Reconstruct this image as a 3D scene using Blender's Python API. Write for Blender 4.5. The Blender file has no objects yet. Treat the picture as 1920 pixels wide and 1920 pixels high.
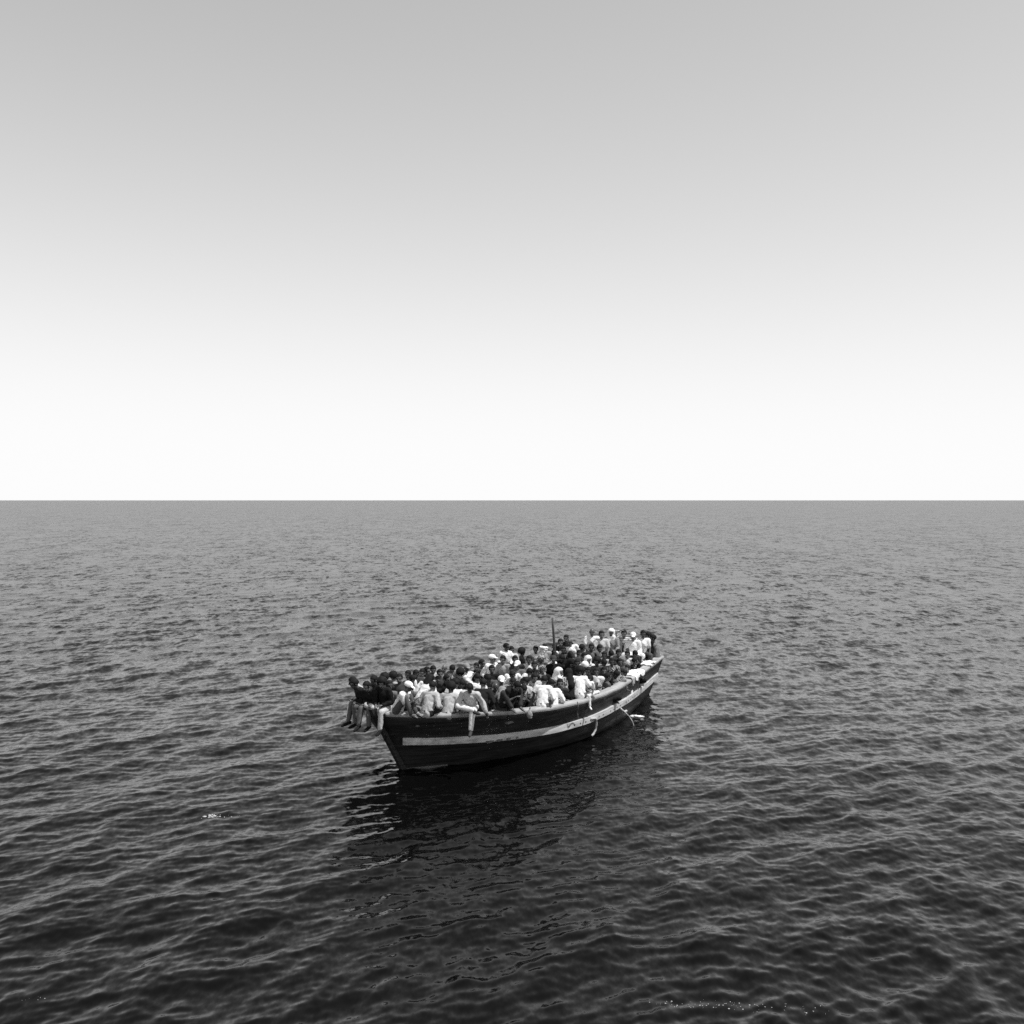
import bpy, bmesh, math, random
import numpy as np
from mathutils import Vector, Matrix
R = math.radians
scene = bpy.context.scene
col = scene.collection

# ------------------------------------------------------------------ camera, sky, sun, exposure
CAM_H = 6.3
cam_data = bpy.data.cameras.new('camera')
cam_data.sensor_width = 36; cam_data.lens = 36.0
cam_data.clip_start = 0.1; cam_data.clip_end = 120000
cam = bpy.data.objects.new('camera', cam_data); col.objects.link(cam)
cam.location = (0, 0, CAM_H)
cam.rotation_euler = (R(90) - math.atan(22 / 1920), 0, 0)
scene.camera = cam

SUN_EL, SUN_AZ = 64.0, 108.0          # azimuth clockwise from +Y (the way the camera looks)
world = bpy.data.worlds.new('World'); scene.world = world; world.use_nodes = True
nt = world.node_tree; nt.nodes.clear()
sky = nt.nodes.new('ShaderNodeTexSky'); sky.sky_type = 'NISHITA'; sky.sun_disc = False
sky.sun_elevation = R(SUN_EL); sky.sun_rotation = R(SUN_AZ)
sky.altitude = 0; sky.air_density = 1.0; sky.dust_density = 0.0; sky.ozone_density = 1.0
sep = nt.nodes.new('ShaderNodeSeparateColor')       # black-and-white film behind a red filter
pw = nt.nodes.new('ShaderNodeMath'); pw.operation = 'POWER'; pw.inputs[1].default_value = 1.25
ml = nt.nodes.new('ShaderNodeMath'); ml.operation = 'MULTIPLY'; ml.inputs[1].default_value = -0.525
ex = nt.nodes.new('ShaderNodeMath'); ex.operation = 'EXPONENT'           # the film's shoulder: 1 - exp(-k x)
sb = nt.nodes.new('ShaderNodeMath'); sb.operation = 'SUBTRACT'; sb.inputs[0].default_value = 1.0
sm = nt.nodes.new('ShaderNodeMath'); sm.operation = 'MULTIPLY'; sm.inputs[1].default_value = 9.8
bg = nt.nodes.new('ShaderNodeBackground'); bg.inputs[1].default_value = 0.1
out = nt.nodes.new('ShaderNodeOutputWorld')
nt.links.new(sky.outputs[0], sep.inputs[0]); nt.links.new(sep.outputs[0], pw.inputs[0])
nt.links.new(pw.outputs[0], ml.inputs[0]); nt.links.new(ml.outputs[0], ex.inputs[0]); nt.links.new(ex.outputs[0], sb.inputs[1]); nt.links.new(sb.outputs[0], sm.inputs[0]); nt.links.new(sm.outputs[0], bg.inputs[0]); nt.links.new(bg.outputs[0], out.inputs[0])

sd = bpy.data.lights.new('sun', 'SUN'); sd.energy = 4.8; sd.angle = R(0.53); sd.color = (1, 1, 1)
sun = bpy.data.objects.new('sun', sd); col.objects.link(sun)
sv = Vector((math.sin(R(SUN_AZ)) * math.cos(R(SUN_EL)), math.cos(R(SUN_AZ)) * math.cos(R(SUN_EL)), math.sin(R(SUN_EL))))
sun.rotation_euler = sv.to_track_quat('Z', 'Y').to_euler()
scene.view_settings.view_transform = 'Standard'; scene.view_settings.look = 'None'
scene.view_settings.exposure = 0.0; scene.view_settings.gamma = 1.0; scene.view_settings.use_curve_mapping = False
scene.render.engine = 'CYCLES'
scene.cycles.use_denoising = False

# ------------------------------------------------------------------ helpers
def tag(o, label=None, cat=None, group=None, kind=None):
    if label: o['label'] = label
    if cat: o['category'] = cat
    if group: o['group'] = group
    if kind: o['kind'] = kind
    return o

def mesh_obj(name, verts, faces, m=None, parent=None, smooth=True, loc=None):
    me = bpy.data.meshes.new(name)
    me.from_pydata([tuple(map(float, v)) for v in verts], [], faces)
    me.validate()
    if m: me.materials.append(m)
    if smooth: me.polygons.foreach_set('use_smooth', [True] * len(me.polygons))
    o = bpy.data.objects.new(name, me); col.objects.link(o)
    if parent: o.parent = parent
    if loc is not None: o.location = loc
    return o

def empty(name, loc=(0, 0, 0), rz=0.0):
    o = bpy.data.objects.new(name, None); col.objects.link(o)
    o.location = loc; o.rotation_euler = (0, 0, rz); o.empty_display_size = 0.2
    return o

def mat(name, v, rough=0.7, spec=0.3, var=0.15, scale=8.0, bump=0.0, bscale=30.0, stretch=(1, 1, 1)):
    """grey material: base value with procedural variation and optional bump"""
    m = bpy.data.materials.new(name); m.use_nodes = True
    n = m.node_tree.nodes; l = m.node_tree.links; b = n['Principled BSDF']
    b.inputs['Roughness'].default_value = rough
    b.inputs['Specular IOR Level'].default_value = spec
    tc = n.new('ShaderNodeTexCoord'); mp = n.new('ShaderNodeMapping'); mp.inputs['Scale'].default_value = stretch
    l.new(tc.outputs['Object'], mp.inputs[0])
    no = n.new('ShaderNodeTexNoise'); no.inputs['Scale'].default_value = scale; no.inputs['Detail'].default_value = 5
    l.new(mp.outputs[0], no.inputs['Vector'])
    mr = n.new('ShaderNodeMapRange'); mr.inputs['From Min'].default_value = 0.3; mr.inputs['From Max'].default_value = 0.7
    mr.inputs['To Min'].default_value = v * (1 - var); mr.inputs['To Max'].default_value = v * (1 + var)
    l.new(no.outputs['Fac'], mr.inputs['Value'])
    cc = n.new('ShaderNodeCombineColor')
    for i in range(3): l.new(mr.outputs[0], cc.inputs[i])
    l.new(cc.outputs[0], b.inputs['Base Color'])
    if bump:
        n2 = n.new('ShaderNodeTexNoise'); n2.inputs['Scale'].default_value = bscale; n2.inputs['Detail'].default_value = 3
        l.new(mp.outputs[0], n2.inputs['Vector'])
        bp = n.new('ShaderNodeBump'); bp.inputs['Strength'].default_value = 1.0; bp.inputs['Distance'].default_value = bump
        l.new(n2.outputs['Fac'], bp.inputs['Height']); l.new(bp.outputs[0], b.inputs['Normal'])
    return m

# ------------------------------------------------------------------ the sea: a sum of wind waves
rs = np.random.RandomState(11)
WAVES = []            # (kx, ky, a, phase, wavelength)
NW = 250
MAIN = math.radians(-48)                 # travel direction of the wind sea
for i in range(NW):
    lam = 0.15 * (10.0 / 0.15) ** ((i + rs.rand()) / NW)
    spread = 0.42 if lam > 2.5 else 0.62
    th = MAIN + rs.randn() * spread + (0.0 if rs.rand() < 0.8 else math.radians(35))
    if lam > 6: sl = 0.0022
    elif lam > 3: sl = 0.0045
    elif lam > 1.5: sl = 0.0150
    elif lam > 0.7: sl = 0.0195
    elif lam > 0.3: sl = 0.0240
    else: sl = 0.0155
    sl *= 0.40 + 0.52 * rs.rand()
    k = 2 * math.pi / lam
    WAVES.append((k * math.cos(th), k * math.sin(th), sl / k, rs.rand() * 6.283, lam))
WAVES.sort(key=lambda w: -w[4])

# a breeze ruffles some patches more than others (amplitude of the short waves varies over tens of metres)
GUSTS = [(rs.uniform(-1, 1) / s_, rs.uniform(-1, 1) / s_, rs.rand() * 6.28) for s_ in (4, 7, 12, 20, 34)]
def gust(x, y):
    g = 0
    for gx, gy, gp in GUSTS: g = g + np.sin(gx * x + gy * y + gp)
    return np.clip(1.0 + 0.13 * g, 0.45, 1.6)

def sea_eval(x, y, res):
    """displaced position of sea points; res = local mesh spacing (arrays)"""
    x = x.astype(np.float32); y = y.astype(np.float32)
    X = x.copy(); Y = y.copy(); Z = np.zeros_like(x)
    g = gust(x, y).astype(np.float32)
    # boat wake shelter: waves lose height in the lee close to the hull
    for kx, ky, a, p, lam in WAVES:
        w = np.clip((lam / res - 2.2) / 2.0, 0, 1)
        idx = np.nonzero(w > 0)[0]
        if len(idx) == 0: continue
        ph = kx * x[idx] + ky * y[idx] + p
        am = (a * w[idx]) * (g[idx] if lam < 2.5 else 1.0)
        k = math.hypot(kx, ky)
        s = np.sin(ph); c = np.cos(ph); q = 1.0 if lam > 0.9 else 0.45
        Z[idx] += am * s
        X[idx] += q * am * (kx / k) * c
        Y[idx] += q * am * (ky / k) * c
    # short rings spreading from a disturbance close to the camera
    r = np.hypot(x - 2.4, y - 11.4); am = (0.0095 * np.exp(-r / 2.6) * np.clip((0.36 / res - 2.2) / 2, 0, 1) * np.clip(r, 0, 1)).astype(np.float32)
    Z += am * np.sin(r * 17.5 + 0.8 * np.sin(x * 1.7) + 0.6 * np.sin(y * 2.3))
    return X, Y, Z

def sea_height(px, py):
    """height of the water at one spot"""
    qx, qy = px, py
    for _ in range(3):
        X, Y, Z = sea_eval(np.array([qx]), np.array([qy]), np.array([0.05]))
        qx += px - float(X[0]); qy += py - float(Y[0])
    return float(Z[0])

def build_sea():
    F = 1024.0
    offs = np.concatenate([np.linspace(1900, 640, 40, endpoint=False), np.linspace(640, 30, 1150, endpoint=False),
                           np.linspace(30, 1.0, 60, endpoint=False), [1.0, 0.5, 0.2, 0.1]])
    dist = CAM_H * F / offs
    az = np.concatenate([np.linspace(-180, -34, 50, endpoint=False), np.linspace(-34, 34, 1001), np.linspace(34, 180, 51)[1:]])
    a = np.radians(az)
    nr, nc = len(dist), len(az)
    D, A = np.meshgrid(dist, a, indexing='ij')
    drow = np.abs(np.gradient(dist)); dcol = np.abs(np.gradient(a))
    res = np.maximum(drow[:, None] * np.ones((1, nc)) * 0.8, D * dcol[None, :]).ravel()
    x = (D * np.sin(A)).ravel(); y = (D * np.cos(A)).ravel()
    X, Y, Z = sea_eval(x, y, res)
    sl2 = np.zeros(len(x), np.float32); 
    for kx, ky, am, p, lam in WAVES:
        w = np.clip((lam / res - 2.2) / 2.0, 0, 1)
        sl2 += (1 - w ** 2) * (am * am * (kx * kx + ky * ky)) / 2
    co = np.stack([X, Y, Z], 1).astype(np.float32)
    me = bpy.data.meshes.new('sea')
    me.vertices.add(nr * nc + 1)
    co = np.concatenate([co, [[0, 0, -0.3]]]).astype(np.float32)
    me.vertices.foreach_set('co', co.ravel())
    i = np.arange(nr - 1)[:, None] * nc; j = np.arange(nc - 1)[None, :]
    q = np.stack([(i + j), (i + j + 1), (i + nc + j + 1), (i + nc + j)], -1).reshape(-1, 4)
    q = q[:, ::-1]
    tri = np.stack([np.arange(nc - 1), np.arange(1, nc), np.full(nc - 1, nr * nc)], 1)
    nl = q.size + tri.size
    me.loops.add(nl); me.loops.foreach_set('vertex_index', np.concatenate([q.ravel(), tri.ravel()]).astype(np.int32))
    npoly = len(q) + len(tri); me.polygons.add(npoly)
    st = np.concatenate([np.arange(len(q)) * 4, q.size + np.arange(len(tri)) * 3]).astype(np.int32)
    me.polygons.foreach_set('loop_start', st)
    me.polygons.foreach_set('use_smooth', np.ones(npoly, bool))
    me.update(calc_edges=True)
    at = me.attributes.new('unresolved', 'FLOAT', 'POINT')
    at.data.foreach_set('value', np.concatenate([np.sqrt(sl2), [0]]).astype(np.float32))
    print('sea slope rms total', float(np.sqrt(sum(w[2]**2*(w[0]**2+w[1]**2)/2 for w in WAVES))), 'quads', len(q))
    o = bpy.data.objects.new('sea', me); col.objects.link(o)
    tag(o, kind='structure')
    m = bpy.data.materials.new('sea_water'); m.use_nodes = True
    n = m.node_tree.nodes; l = m.node_tree.links; b = n['Principled BSDF']
    b.inputs['Base Color'].default_value = (0.002, 0.002, 0.002, 1)
    b.inputs['IOR'].default_value = 1.333; b.inputs['Specular IOR Level'].default_value = 0.22
    geo = n.new('ShaderNodeNewGeometry')
    att = n.new('ShaderNodeAttribute'); att.attribute_name = 'unresolved'
    def slope_noise(scale, amp_socket, amp, ang, stretch, detail=2.0):
        mp = n.new('ShaderNodeMapping'); mp.inputs['Rotation'].default_value = (0, 0, ang); mp.inputs['Scale'].default_value = (scale, scale * stretch, scale)
        l.new(geo.outputs['Position'], mp.inputs[0])
        t = n.new('ShaderNodeTexNoise'); t.inputs['Scale'].default_value = 1.0; t.inputs['Detail'].default_value = detail; t.inputs['Roughness'].default_value = 0.55
        l.new(mp.outputs[0], t.inputs['Vector'])
        sb = n.new('ShaderNodeVectorMath'); sb.operation = 'SUBTRACT'; sb.inputs[1].default_value = (0.5, 0.5, 0.5)
        l.new(t.outputs['Color'], sb.inputs[0])
        ml = n.new('ShaderNodeVectorMath'); ml.operation = 'MULTIPLY'; ml.inputs[1].default_value = (amp, amp, 0)
        l.new(sb.outputs[0], ml.inputs[0])
        if amp_socket is None: return ml.outputs[0]
        sc = n.new('ShaderNodeVectorMath'); sc.operation = 'SCALE'
        l.new(ml.outputs[0], sc.inputs[0]); l.new(amp_socket, sc.inputs['Scale'])
        return sc.outputs[0]
    parts = [slope_noise(12.0, None, 0.24, 0.7, 0.5, 3.0),
             slope_noise(4.2, att.outputs['Fac'], 6.8, 0.75, 0.45),
             slope_noise(1.3, att.outputs['Fac'], 5.6, 0.75, 0.4, 3.0),
             slope_noise(0.28, att.outputs['Fac'], 2.4, 0.55, 0.35, 3.0)]
    cur = geo.outputs['Normal']
    for p_ in parts:
        ad = n.new('ShaderNodeVectorMath'); ad.operation = 'ADD'; l.new(cur, ad.inputs[0]); l.new(p_, ad.inputs[1]); cur = ad.outputs[0]
    nm = n.new('ShaderNodeVectorMath'); nm.operation = 'NORMALIZE'; l.new(cur, nm.inputs[0])
    l.new(nm.outputs[0], b.inputs['Normal'])
    a2 = n.new('ShaderNodeMath'); a2.operation = 'MULTIPLY'; l.new(att.outputs['Fac'], a2.inputs[0]); l.new(att.outputs['Fac'], a2.inputs[1])
    ra = n.new('ShaderNodeMath'); ra.operation = 'MULTIPLY_ADD'; l.new(a2.outputs[0], ra.inputs[0]); ra.inputs[1].default_value = 8.5; ra.inputs[2].default_value = 0.10
    l.new(ra.outputs[0], b.inputs['Roughness'])
    me.materials.append(m)
    return o
sea = build_sea()

# ------------------------------------------------------------------ the boat; local x runs bow to stern, local -y is the side towards the camera
BOAT_O = Vector((-2.538, 23.931, 0.0)); BOAT_A = R(56.356)
def BW(s, t, z):
    """boat coordinates (s from the bow, t towards the near side) to world"""
    return Vector((BOAT_O.x + math.cos(BOAT_A) * s + math.sin(BOAT_A) * t, BOAT_O.y + math.sin(BOAT_A) * s - math.cos(BOAT_A) * t, z))

GUN_U = [0, .012, .045, .075, .115, .145, .183, .228, .275, .34, .41, .51, .63, .80, .89, .98, 1.0]
GUN_B = [.05, .40, 1.06, 1.36, 1.64, 1.86, 2.06, 2.25, 2.38, 2.46, 2.48, 2.38, 2.16, 1.72, 1.48, 1.24, 1.20]
WL_U = [0, .05, .115, .195, .29, .42, .53, .645, .82, 1.0]
WL_B = [.04, .40, 1.0, 1.46, 1.88, 2.10, 2.08, 1.92, 1.38, 0.72]
ZS_S = [-1, 0, 1, 2, 3, 4, 6, 8, 10, 11.5]
ZS_Z = [1.43, 1.37, 1.30, 1.23, 1.18, 1.14, 1.10, 1.11, 1.16, 1.22]
def smooth_interp(x, xs, ys):
    return (np.interp(x - .012, xs, ys) + np.interp(x, xs, ys) * 2 + np.interp(x + .012, xs, ys)) / 4 if .03 < x < .99 else float(np.interp(x, xs, ys))
def gun_z(s): return float(np.interp(s, ZS_S, ZS_Z))
def hull_pt(u, z, off=0.0):
    """point on the hull side at station u and height z (near side): (s, t, z)"""
    k = max(min(z / 1.25, 1.2), -1)
    s0 = -0.678 * z if z > 0 else -0.3 * z
    s1 = 11.47 + 0.03 * z
    s = s0 + (s1 - s0) * u
    g = smooth_interp(u, GUN_U, GUN_B); w = smooth_interp(u, WL_U, WL_B)
    zg = gun_z(s); k = z / zg
    if k >= 0: b = w + (g - w) * (1.12 * k - 0.12 * k * k)
    else: b = w * max(0.0, 1 + k * 1.6 - k * k * .5)
    return s, max(b, 0.03) + off, z
def half_beam(s): 
    u = (s + 0.95) / 12.45
    return smooth_interp(min(max(u, 0), 1), GUN_U, GUN_B)

M_hull = mat('dark_painted_planking', 0.030, rough=0.45, spec=0.4, var=0.6, scale=2.4, bump=0.006, bscale=5, stretch=(0.5, 0.5, 5))
n_ = M_hull.node_tree.nodes; l_ = M_hull.node_tree.links                 # scuffed, flaking patches and rust-grey runs in the paint
tc_ = n_.new('ShaderNodeTexCoord'); m1_ = n_.new('ShaderNodeMapping'); m1_.inputs['Scale'].default_value = (1.2, 1.2, 3.0); l_.new(tc_.outputs['Object'], m1_.inputs[0])
t1_ = n_.new('ShaderNodeTexNoise'); t1_.inputs['Scale'].default_value = 2.2; t1_.inputs['Detail'].default_value = 9; t1_.inputs['Roughness'].default_value = .72; l_.new(m1_.outputs[0], t1_.inputs['Vector'])
r1_ = n_.new('ShaderNodeMapRange'); r1_.inputs['From Min'].default_value = .60; r1_.inputs['From Max'].default_value = .74; l_.new(t1_.outputs['Fac'], r1_.inputs['Value'])
mx_ = n_.new('ShaderNodeMix'); mx_.data_type = 'RGBA'; b_ = n_['Principled BSDF']; src_ = b_.inputs['Base Color'].links[0].from_socket
l_.new(r1_.outputs[0], mx_.inputs[0]); l_.new(src_, mx_.inputs[6]); mx_.inputs[7].default_value = (.13, .13, .13, 1); l_.new(mx_.outputs[2], b_.inputs['Base Color'])
M_rail = mat('weathered_pale_timber', 0.34, rough=0.75, spec=0.3, var=0.30, scale=3.0, bump=0.004, bscale=18, stretch=(0.5, 3, 3))
M_band = mat('pale_painted_strake', 0.45, rough=0.6, spec=0.4, var=0.38, scale=2.2, bump=0.004, bscale=14, stretch=(0.6, 3, 5))
M_dark = mat('dark_iron', 0.03, rough=0.5, spec=0.5)
M_deck = mat('worn_deck_boards', 0.16, rough=0.8, var=0.3, scale=4)
M_inner = mat('dark_inner_planking', 0.10, rough=0.8, var=0.3, scale=3)

boat = empty('boat', BOAT_O, BOAT_A)
tag(boat, 'dark wooden fishing boat with pale rail and rubbing band, crowded with people', 'boat')

US = sorted(set([0, .006, .012, .02, .03, .045, .06, .075, .095] + [i / 64 for i in range(7, 65)]))
def side(sign):
    V = []; Fc = []
    fr = [-0.45, -0.2, -0.05, 0.05, 0.2, 0.35, 0.5, 0.65, 0.8, 0.92, 1.0]
    for u in US:
        s = -0.95 + 12.45 * u; zg = gun_z(s)
        for f in fr:
            z = f * zg if f > 0 else f
            p = hull_pt(u, z); V.append((p[0], -sign * p[1], p[2]))
    n = len(fr)
    for i in range(len(US) - 1):
        for j in range(n - 1):
            q = [i * n + j, (i + 1) * n + j, (i + 1) * n + j + 1, i * n + j + 1]
            Fc.append(q if sign > 0 else q[::-1])
    return V, Fc
V, Fc = [], []
for sg in (1, -1):
    v, f = side(sg); k = len(V); V += v; Fc += [[a + k for a in q] for q in f]
# bottom closing strip
hull = mesh_obj('hull_planking', V, Fc, M_hull, boat)
so = hull.modifiers.new('thickness', 'SOLIDIFY'); so.thickness = 0.045; so.offset = -1
hull.data.materials.append(M_inner); so.material_offset = 1; so.material_offset_rim = 0

def sweep(name, pts_fn, us, prof, m, parent):
    """sweep a closed profile [(outward, up)] along the hull side; pts_fn(u) gives (s,t,z), sign in t"""
    V = []; Fc = []
    pts = [Vector(pts_fn(u)) for u in us]
    for i, p in enumerate(pts):
        a = pts[max(i - 1, 0)]; b = pts[min(i + 1, len(pts) - 1)]
        d = (b - a).normalized(); o = Vector((d.y, -d.x, 0)).normalized()
        if o.y * (1 if p.y >= 0 else -1) < 0 and abs(p.y) > 0.3: o = -o
        for w, h in prof: V.append(p + o * w + Vector((0, 0, h)))
    n = len(prof)
    for i in range(len(pts) - 1):
        for j in range(n):
            Fc.append([i * n + j, (i + 1) * n + j, (i + 1) * n + (j + 1) % n, i * n + (j + 1) % n])
    Fc.append(list(range(n))); Fc.append([len(V) - 1 - q for q in range(n)])
    o = mesh_obj(name, V, Fc, m, parent, smooth=False)
    bm = bmesh.new(); bm.from_mesh(o.data); bmesh.ops.recalc_face_normals(bm, faces=bm.faces); bm.to_mesh(o.data); bm.free()
    bv = o.modifiers.new('edge', 'BEVEL'); bv.width = 0.008; bv.segments = 1
    return o
rr = random.Random(5)
for sg in (1, -1):
    def gp(u, sg=sg):
        s = -0.95 + 12.45 * u
        p = hull_pt(u, gun_z(s)); return (p[0], -sg * p[1], p[2] + 0.006 * math.sin(u * 60))
    sweep('gunwale_rail', gp, US, [(-0.17, 0.0), (0.045, 0.0), (0.055, 0.045), (0.045, 0.085), (-0.17, 0.10)], M_rail, boat)
    def bp_(u, sg=sg):
        s = -0.95 + 12.45 * u
        zc = float(np.interp(s, [-.7, .2, 1, 2, 3, 4.6, 6.8, 8.3, 11.5], [.77, .73, .68, .64, .61, .60, .64, .62, .66]))
        p = hull_pt(u, zc); return (p[0], -sg * p[1], zc)
    sweep('rubbing_strake', bp_, [u for u in US if u >= 0.011], [(-0.02, -0.092), (0.065, -0.087), (0.07, 0.0), (0.065, 0.087), (-0.02, 0.092)], M_band, boat)

# iron bolts in the near rubbing strake
bolt_mesh = None
for i in range(20):
    u = 0.345 + i * 0.021
    if i in (8, 13): continue
    s = -0.95 + 12.45 * u
    zc = float(np.interp(s, [3, 4.6, 6.8, 8.3, 11.5], [.61, .60, .64, .62, .66])) - 0.01
    p = hull_pt(u, zc, 0.068); q = hull_pt(u + 0.004, zc, 0.068)
    if bolt_mesh is None:
        bm = bmesh.new(); bmesh.ops.create_cone(bm, cap_ends=True, segments=8, radius1=0.030, radius2=0.022, depth=0.02)
        bolt_mesh = bpy.data.meshes.new('bolt'); bm.to_mesh(bolt_mesh); bm.free(); bolt_mesh.materials.append(M_dark)
    b = bpy.data.objects.new('bolt', bolt_mesh); col.objects.link(b); b.parent = boat
    d = Vector((q[0] - p[0], -(q[1] - p[1]), 0)).normalized(); nrm = Vector((d.y, -d.x, 0))
    b.location = (p[0], -p[1], zc); b.rotation_euler = nrm.to_track_quat('Z', 'Y').to_euler()

# raked stem post at the bow, transom at the stern
V = []; Fc = []
zs = np.linspace(-0.35, 1.60, 14)
for z in zs:
    s0 = -0.678 * z if z > 0 else -0.3 * z
    for (ds, t) in ((-0.10, -0.045), (-0.10, 0.045), (0.10, 0.085), (0.10, -0.085)): V.append((s0 + ds, t, z))
for i in range(len(zs) - 1):
    for j in range(4): Fc.append([i * 4 + j, i * 4 + (j + 1) % 4, (i + 1) * 4 + (j + 1) % 4, (i + 1) * 4 + j])
Fc += [[3, 2, 1, 0], [len(V) - 4, len(V) - 3, len(V) - 2, len(V) - 1]]
mesh_obj('stem_post', V, Fc, M_hull, boat, smooth=False)
V = []; Fc = []; lv = [-0.45, -0.2, 0.0, 0.25, 0.5, 0.8, 1.22]
for ds in (-0.03, 0.035):
    for z in lv:
        p = hull_pt(1.0, z); V += [(p[0] + ds, -p[1] - 0.004, z), (p[0] + ds, p[1] + 0.004, z)]
n = len(lv)
for k in range(2):
    for i in range(n - 1):
        a = k * 2 * n + 2 * i; q = [a, a + 1, a + 3, a + 2]; Fc.append(q if k else q[::-1])
for i in range(n - 1):
    for e in (0, 1):
        a = 2 * i + e; q = [a, a + 2, a + 2 + 2 * n, a + 2 * n]; Fc.append(q if e == 0 else q[::-1])
Fc.append([2 * n - 2, 2 * n - 1, 4 * n - 1, 4 * n - 2])
mesh_obj('transom', V, Fc, M_hull, boat, smooth=False)
bm = bmesh.new(); bmesh.ops.create_cube(bm, size=1)
for v in bm.verts: v.co = Vector((11.47 + v.co.x * 0.14, v.co.y * 2.44, 1.278 + v.co.z * 0.105))
me = bpy.data.meshes.new('transom_rail'); bm.to_mesh(me); bm.free(); me.materials.append(M_rail)
o = bpy.data.objects.new('transom_rail', me); col.objects.link(o); o.parent = boat

# deck boards: athwartship planks, lower in the waist, raised at bow and stern
DECK_Z = 0.64
for i in range(46):
    s0 = -0.42 + i * 0.2575; s1 = s0 + 0.245
    zt = DECK_Z if 0.9 < s0 < 9.4 else (1.20 if s0 <= 0.9 else 1.00)
    w0 = max(min(half_beam(s0), half_beam(s1)) - (0.22 if zt > .9 else 0.32), 0.15)
    b = [(s0, -w0), (s1, -w0), (s1, w0), (s0, w0)]
    V = [(x, y, zt - 0.04) for x, y in b] + [(x, y, zt + rr.uniform(-.003, .003)) for x, y in b]
    mesh_obj('deck_plank', V, [[3, 2, 1, 0], [4, 5, 6, 7], [0, 1, 5, 4], [1, 2, 6, 5], [2, 3, 7, 6], [3, 0, 4, 7]], M_deck, boat, smooth=False)

def box(name, s, t, z, ls, lt, lz, m, parent):
    bm = bmesh.new(); bmesh.ops.create_cube(bm, size=1)
    for v in bm.verts: v.co = Vector((s + v.co.x * ls, -t + v.co.y * lt, z + v.co.z * lz))
    bmesh.ops.bevel(bm, geom=bm.edges[:], offset=0.01, segments=1, affect='EDGES')
    me = bpy.data.meshes.new(name); bm.to_mesh(me); bm.free(); me.materials.append(m)
    o = bpy.data.objects.new(name, me); col.objects.link(o); o.parent = parent; return o

for s_ in (1.6, 2.7, 3.8, 8.7):
    box('thwart', s_, 0, 1.06, 0.36, 2 * half_beam(s_) - 0.30, 0.06, M_deck, boat)
box('engine_box', 6.2, 0, 0.87, 3.6, 2.2, 0.46, M_deck, boat)
box('stern_bench', 10.65, 0, 1.15, 1.3, 2.1, 0.26, M_deck, boat)

# mast: a thin dark pole, slightly leaning, standing amidships
mp_ = [(7.16, -0.20, DECK_Z), (7.14, -0.18, 1.7), (7.10, -0.22, 2.45), (7.06, -0.23, 2.86)]
V = []; Fc = []; rads = [0.045, 0.042, 0.036, 0.030]
for (s, t, z), r in zip(mp_, rads):
    for k in range(10):
        a = k * math.tau / 10; V.append((s + r * math.cos(a), -t + r * math.sin(a), z))
for i in range(3):
    for k in range(10): Fc.append([i * 10 + k, i * 10 + (k + 1) % 10, (i + 1) * 10 + (k + 1) % 10, (i + 1) * 10 + k])
Fc.append(list(range(30, 40)))
mesh_obj('mast', V, Fc, mat('dark_pole', 0.06, rough=.6, var=.2), boat)

# a pale scrubbed line where the near bow meets the water
def wl(u):
    p = hull_pt(u, 0.05); return (p[0], -p[1], 0.03)
sweep('waterline_stripe', wl, [.004, .012, .02, .03, .045, .06, .075], [(-0.01, -0.12), (0.012, -0.12), (0.012, -0.005), (-0.01, 0.0)], M_inner, boat)

# ------------------------------------------------------------------ figures: joints by pose, surfaces grown from them
# local space of a figure: seat point at the origin, facing +y, left hand towards -x
def rot(ax, deg):
    a = math.radians(deg); c, s = math.cos(a), math.sin(a)
    if ax == 'x': return np.array([[1, 0, 0], [0, c, -s], [0, s, c]])
    if ax == 'y': return np.array([[c, 0, s], [0, 1, 0], [-s, 0, c]])
    return np.array([[c, -s, 0], [s, c, 0], [0, 0, 1]])
def nrm(v): return v / max(np.linalg.norm(v), 1e-9)
def ik(a, b, l1, l2, pole):
    """middle joint between a and b; b is pulled in when out of reach"""
    a = np.array(a, float); b = np.array(b, float); d = b - a; L = np.linalg.norm(d)
    if L > (l1 + l2) * 0.985: b = a + d / L * (l1 + l2) * 0.985; d = b - a; L = np.linalg.norm(d)
    if L < abs(l1 - l2) + 0.05: L = abs(l1 - l2) + 0.05; b = a + nrm(d) * L; d = b - a
    x = (l1 * l1 - l2 * l2 + L * L) / (2 * L); h = math.sqrt(max(l1 * l1 - x * x, 0))
    n = nrm(d); p = np.array(pole, float); p = nrm(p - n * p.dot(n))
    return a + n * x + p * h, b

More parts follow.
